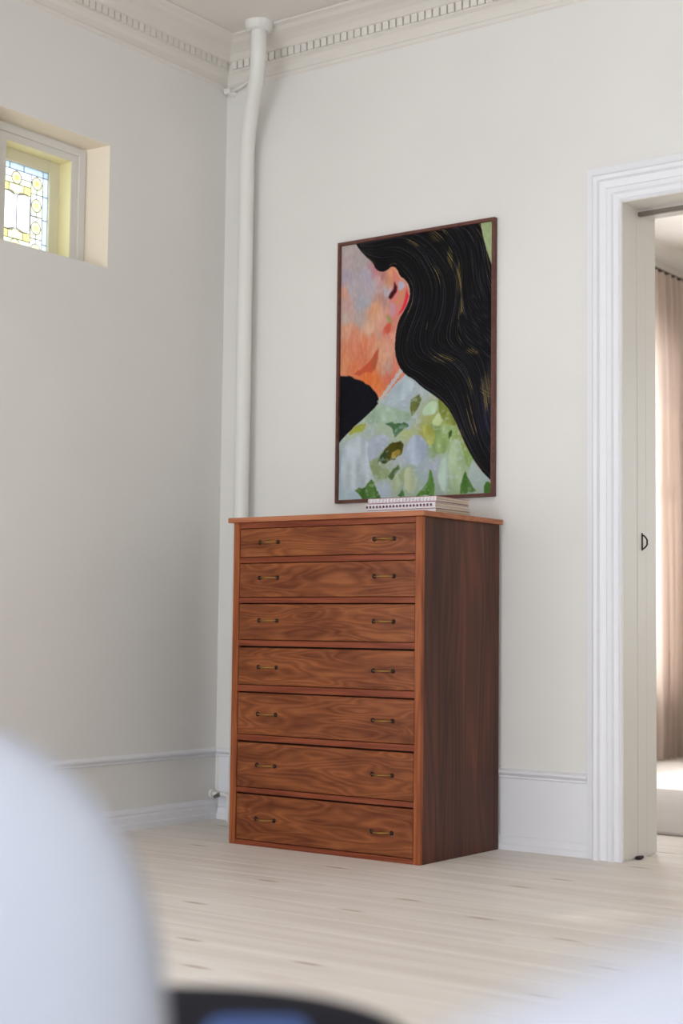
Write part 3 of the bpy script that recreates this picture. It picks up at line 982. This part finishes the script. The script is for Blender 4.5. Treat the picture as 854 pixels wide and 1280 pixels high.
def paint_set(gs, per, seed):
    r = np.random.RandomState(seed)
    G = [resample(g, 1500) for g in gs]
    for a, b in zip(G, G[1:]):
        gap = np.median(np.hypot(*((a - b) * [1, ASP]).T))
        n = max(3, int(gap / per))
        for k in range(n):
            t = (k + 0.5) / n
            c = a * (1 - t) + b * t
            c[:, 0] += np.sin(np.linspace(0, 9 + 4 * r.rand(), 1500) + r.rand() * 6) * 3
            ix = np.round(c[:, 0] / 1000 * (GW - 1)).astype(int)
            iy = np.round(c[:, 1] / 1000 * (GH - 1)).astype(int)
            ok = (ix >= 0) & (ix < GW - 1) & (iy >= 0) & (iy < GH)
            vis = np.sin(np.linspace(0, 14 + 8 * r.rand(), 1500) + r.rand() * 6) * 0.5 + 0.5
            bright = (0.35 + 0.65 * vis)
            gold = np.zeros(1500)
            for (x, y, rx, ry) in GOLD:
                d = ((c[:, 0] - x) / (rx * 0.9)) ** 2 + ((c[:, 1] - y) / (ry * 1.25)) ** 2
                gold = np.maximum(gold, 0.8 * np.clip(1.5 - d, 0, 1))
            if r.rand() < 0.66:
                gold *= 0.04
            base = (np.array((50, 48, 53)) * (0.6 + 0.7 * r.rand()))[None] * bright[:, None]
            g = (gold * (0.55 + 0.45 * vis))[:, None]
            colr = base * (1 - g) + np.array((142, 122, 66))[None] * g
            ix, iy, colr = ix[ok], iy[ok], colr[ok]
            hair[iy, ix] = np.maximum(hair[iy, ix], colr)
            ridge[iy, ix] = 1.0


paint_set(GUIDES, 13.5, 3)
inl = inside(smooth_poly(LOCK[0] + LOCK[3][::-1]))
hair[inl] = (12, 11, 16)
ridge[inl] = 0
paint_set(LOCK, 13, 5)
paint_set(CURL, 16, 6)
m = soft(hm, 1)
img = img * (1 - m) + hair * m
q = np.pad(ridge, 1, mode='edge')
rs = (q[1:-1, 1:-1] * 2 + q[1:-1, :-2] + q[1:-1, 2:] + q[:-2, 1:-1] * .5 + q[2:, 1:-1] * .5) / 5
height = np.where(hm, rs * 0.0022, height)
speck = (rng.rand(GH, GW) > 0.985)
blk = inside(smooth_poly(FACE_POLYS[-1][1]))
img[speck & blk] = (40, 42, 58)

srgb = np.clip(img, 0, 255) / 255.0
linv = np.where(srgb <= 0.04045, srgb / 12.92, ((srgb + 0.055) / 1.055) ** 2.4) / 0.86
linv = np.clip(linv, 0, 0.95)
cx0, cx1, cz0, cz1 = PX0 + FW, PX1 - FW, PZ0 + FW, PZ1 - FW
V = np.zeros((GH * GW, 3), np.float32)
V[:, 0] = (gx / (GW - 1.0) * (cx1 - cx0)).ravel()
V[:, 2] = ((1 - gy / (GH - 1.0)) * (cz1 - cz0)).ravel()
V[:, 1] = -(0.004 + height).ravel()
idx = (gy * GW + gx)[:-1, :-1].ravel()
quads = np.stack([idx, idx + GW, idx + GW + 1, idx + 1], 1).astype(np.int32)
me = bpy.data.meshes.new('canvas')
me.vertices.add(len(V))
me.vertices.foreach_set('co', V.ravel())
me.loops.add(quads.size)
me.loops.foreach_set('vertex_index', quads.ravel())
me.polygons.add(len(quads))
me.polygons.foreach_set('loop_start', np.arange(0, quads.size, 4, dtype=np.int32))
me.polygons.foreach_set('loop_total', np.full(len(quads), 4, np.int32))
me.update(calc_edges=True)
ca = me.color_attributes.new('paint', 'FLOAT_COLOR', 'POINT')
ca.data.foreach_set('color', np.c_[linv.reshape(-1, 3), np.ones(GH * GW)].astype(np.float32).ravel())
me.shade_smooth()
pm = base_mat('oil_paint', (0.5, 0.5, 0.5, 1), 0.6, spec=0.12)
at = N(pm, 'ShaderNodeAttribute', attribute_name='paint')
L(pm, at.outputs['Color'], pm.node_tree.nodes['Principled BSDF'].inputs['Base Color'])
me.materials.append(pm)
cv = bpy.data.objects.new('canvas', me)
COL.objects.link(cv)
cv.parent = pic
cv.location = Vector((cx0, -0.006, cz0)) - WORLD[pic.name]
cv['label'] = 'painted canvas with ridged black hair, peach skin and pale green leaves'

# ------------------------------------------------------------------ next room: curtain, rail, rug
curt = empty('curtain', (0.12, 4.4, 0))
tag(curt, 'floor-length taupe curtain hanging beside the window of the next room', 'curtain')
cm = bpy.data.materials.new('taupe_curtain_cloth')
cm.use_nodes = True
b = cm.node_tree.nodes['Principled BSDF']
b.inputs['Base Color'].default_value = rgb(205, 188, 176)
b.inputs['Roughness'].default_value = 0.9
tr = N(cm, 'ShaderNodeBsdfTranslucent')
tr.inputs[0].default_value = rgb(206, 192, 184)
ms = N(cm, 'ShaderNodeMixShader')
ms.inputs[0].default_value = 0.35
L(cm, b.outputs[0], ms.inputs[1])
L(cm, tr.outputs[0], ms.inputs[2])
L(cm, ms.outputs[0], cm.node_tree.nodes['Material Output'].inputs[0])
bm = bmesh.new()
NYc, NZc = 150, 40
y0c, y1c, ztop = 3.93, 4.95, 3.03
grid = []
for j in range(NZc + 1):
    t = j / NZc
    z = ztop - t * (ztop - 0.006)
    rowv = []
    for i in range(NYc + 1):
        s = i / NYc
        lead_edge = y0c + 0.03 * math.sin(t * 3.1) ** 2 + (0.012 * math.sin(t * 9))
        yy = lead_edge + (y1c - lead_edge) * s
        amp = 0.026 + 0.022 * t ** 0.5
        ph = s * 2 * math.pi * 11 + 0.5 * math.sin(t * 2.2 + s * 9)
        xx = 0.125 + amp * math.sin(ph) + 0.008 * math.sin(ph * 2.3 + t * 4)
        yy += 0.010 * math.sin(ph * 2 + 1) * (0.3 + t)
        if j == 0:
            z_ = z + 0.006 * math.sin(ph * 1.0)
        else:
            z_ = z
        rowv.append(bm.verts.new((xx, yy, z_)))
    grid.append(rowv)
for j in range(NZc):
    for i in range(NYc):
        bm.faces.new((grid[j][i], grid[j][i + 1], grid[j + 1][i + 1], grid[j + 1][i]))
cl_ = finish(bm, 'curtain_cloth', cm, curt, smooth=True)
bm = tube(bmesh.new(), [(0.125, 2.2, 3.045), (0.125, 5.1, 3.045)], 0.011, 12)
for yy in (2.4, 3.8, 5.0):
    tube(bm, [(0.0, yy, 3.045), (0.125, yy, 3.045)], 0.006, 8)
finish(bm, 'curtain_rod', DARKMETAL, curt)
bm = B(0.35, 3.6, 0.74, 2.28, 0.0, 0.012, 0.004)
rug = finish(bm, 'rug', RUG)
tag(rug, 'flat pale grey rug on the floor of the next room beyond the doorway', 'rug')

# ------------------------------------------------------------------ furniture near the camera (out of focus)


def fabric(name, c, var=0.04):
    m = base_mat(name, c, 0.9, spec=0.2)
    p = N(m, 'ShaderNodeTexCoord').outputs['Object']
    n = noise(m, p, 220, 3)
    r = ramp(m, n.outputs['Fac'], [(0.3, tuple(x * (1 - var) for x in c[:3]) + (1,)), (0.7, c)])
    L(m, r.outputs[0], m.node_tree.nodes['Principled BSDF'].inputs['Base Color'])
    bump(m, n.outputs['Fac'], 0.3, 0.001)
    return m


WOOL = fabric('white_boucle', rgb(184, 187, 197))
GREYWOOL = fabric('off_white_wool', rgb(172, 173, 182))
NAVY = fabric('navy_velvet', rgb(15, 15, 30), 0.3)
OAK = wood('pale_oak_leg', (rgb(170, 140, 105), rgb(190, 160, 122), rgb(205, 176, 140)), (20, 20, 2), 4)
RH = Vector((R0.x, R0.y, 0)).normalized()
FH = Vector((F.x, F.y, 0)).normalized()


def superbox(bm, c, ax, ay, hw, hd, z0, z1, e1=3.0, e2=3.0, n=36, m=24):
    """rounded block (superellipsoid): c on the floor plane, ax/ay horizontal axes, half width/depth, bottom/top"""
    def sp(v, e):
        return math.copysign(abs(v) ** (2.0 / e), v)
    zc, hz_ = (z0 + z1) / 2, (z1 - z0) / 2
    rings = []
    for j in range(m + 1):
        ph = -math.pi / 2 + math.pi * j / m
        cz, sz = sp(math.cos(ph), e1), sp(math.sin(ph), e1)
        if j in (0, m):
            rings.append([bm.verts.new(c + Vector((0, 0, zc + hz_ * (1 if j else -1))))])
            continue
        rings.append([bm.verts.new(c + ax * (hw * cz * sp(math.cos(2 * math.pi * k / n), e2)) + ay * (hd * cz * sp(math.sin(2 * math.pi * k / n), e2)) + Vector((0, 0, zc + hz_ * sz))) for k in range(n)])
    for a, b in zip(rings, rings[1:]):
        for k in range(n):
            if len(a) == 1:
                bm.faces.new((a[0], b[(k + 1) % n], b[k]))
            elif len(b) == 1:
                bm.faces.new((a[k], a[(k + 1) % n], b[0]))
            else:
                bm.faces.new((a[k], a[(k + 1) % n], b[(k + 1) % n], b[k]))
    return bm


def ground(r, l):
    v = CAM + FH * r + RH * l
    return Vector((v.x, v.y, 0))


def lounge_chair(c, ax, ay, hw, ztop, exp, label):
    """backrest centred on c; the seat extends along ay"""
    t = empty('lounge_chair', c + ay * 0.28)
    tag(t, label, 'chair')
    finish(superbox(bmesh.new(), c, ax, ay, hw, 0.06, 0.20, ztop, exp, 2.6), 'backrest', WOOL, t, smooth=True)
    finish(superbox(bmesh.new(), c + ay * 0.33 - ax * 0.05, ax, ay, hw * 0.78, 0.25, 0.16, 0.385, 4.0, 4.0), 'seat', WOOL, t, smooth=True)
    for sx in (-1, 1):
        for sy in (0.04, 0.58):
            p = c + ax * (sx * hw * 0.74) + ay * sy
            bm = tube(bmesh.new(), [p + Vector((0, 0, 0)), p + Vector((0, 0, 0.24))], [0.014, 0.022], 12)
            finish(bm, 'leg', OAK, t)
    return t


axl, ayl = RH, FH
lounge_chair(ground(0.90, -0.418), RH, -FH, 0.325, 0.742, 3.6,
             'blurred white rounded lounge chair back at the lower left')
cs = ground(0.44, 0.275)
sofa = empty('sofa', cs - FH * 0.3)
tag(sofa, 'blurred white sofa with an arched back at the lower right', 'sofa')
finish(superbox(bmesh.new(), cs, RH, FH, 0.385, 0.06, 0.20, 0.722, 2.1, 2.4), 'backrest', GREYWOOL, sofa, smooth=True)
finish(superbox(bmesh.new(), cs - FH * 0.39, RH, FH, 0.385, 0.32, 0.14, 0.385, 4.0, 4.0), 'seat', GREYWOOL, sofa, smooth=True)
for sx in (-1, 1):
    for sy in (0.04, 0.68):
        p = cs + RH * (sx * 0.28) - FH * sy
        finish(tube(bmesh.new(), [p, p + Vector((0, 0, 0.24))], [0.014, 0.022], 12), 'leg', OAK, sofa)
sc = ground(1.13, -0.115)
st = empty('stool', sc)
tag(st, 'dark navy round upholstered stool between the white lounge chair and the sofa', 'stool')
finish(superbox(bmesh.new(), sc, RH, FH, 0.185, 0.145, 0.36, 0.505, 5.0, 2.0, 48, 20), 'cushion', NAVY, st, smooth=True)
for k in range(4):
    a = math.pi / 4 + k * math.pi / 2
    p = sc + RH * (0.12 * math.cos(a)) + FH * (0.09 * math.sin(a))
    finish(tube(bmesh.new(), [p, p + Vector((0, 0, 0.375))], [0.012, 0.017], 12), 'leg', OAK, st)

GLINT = fabric('glint_blue', rgb(72, 98, 156), 0.08)  # blue of a pad added to imitate a highlight on the stool
pc = sc + FH * (-0.08) + RH * 0.062
fc = empty('blue_glint', pc + Vector((0, 0, 0.5)))
tag(fc, 'mid-blue pad added in place of a highlight on the navy stool', 'highlight stand-in')
finish(superbox(bmesh.new(), pc, RH, FH, 0.036, 0.055, 0.500, 0.514, 4.0, 5.0, 32, 12), 'glint_pad', GLINT, fc, smooth=True)
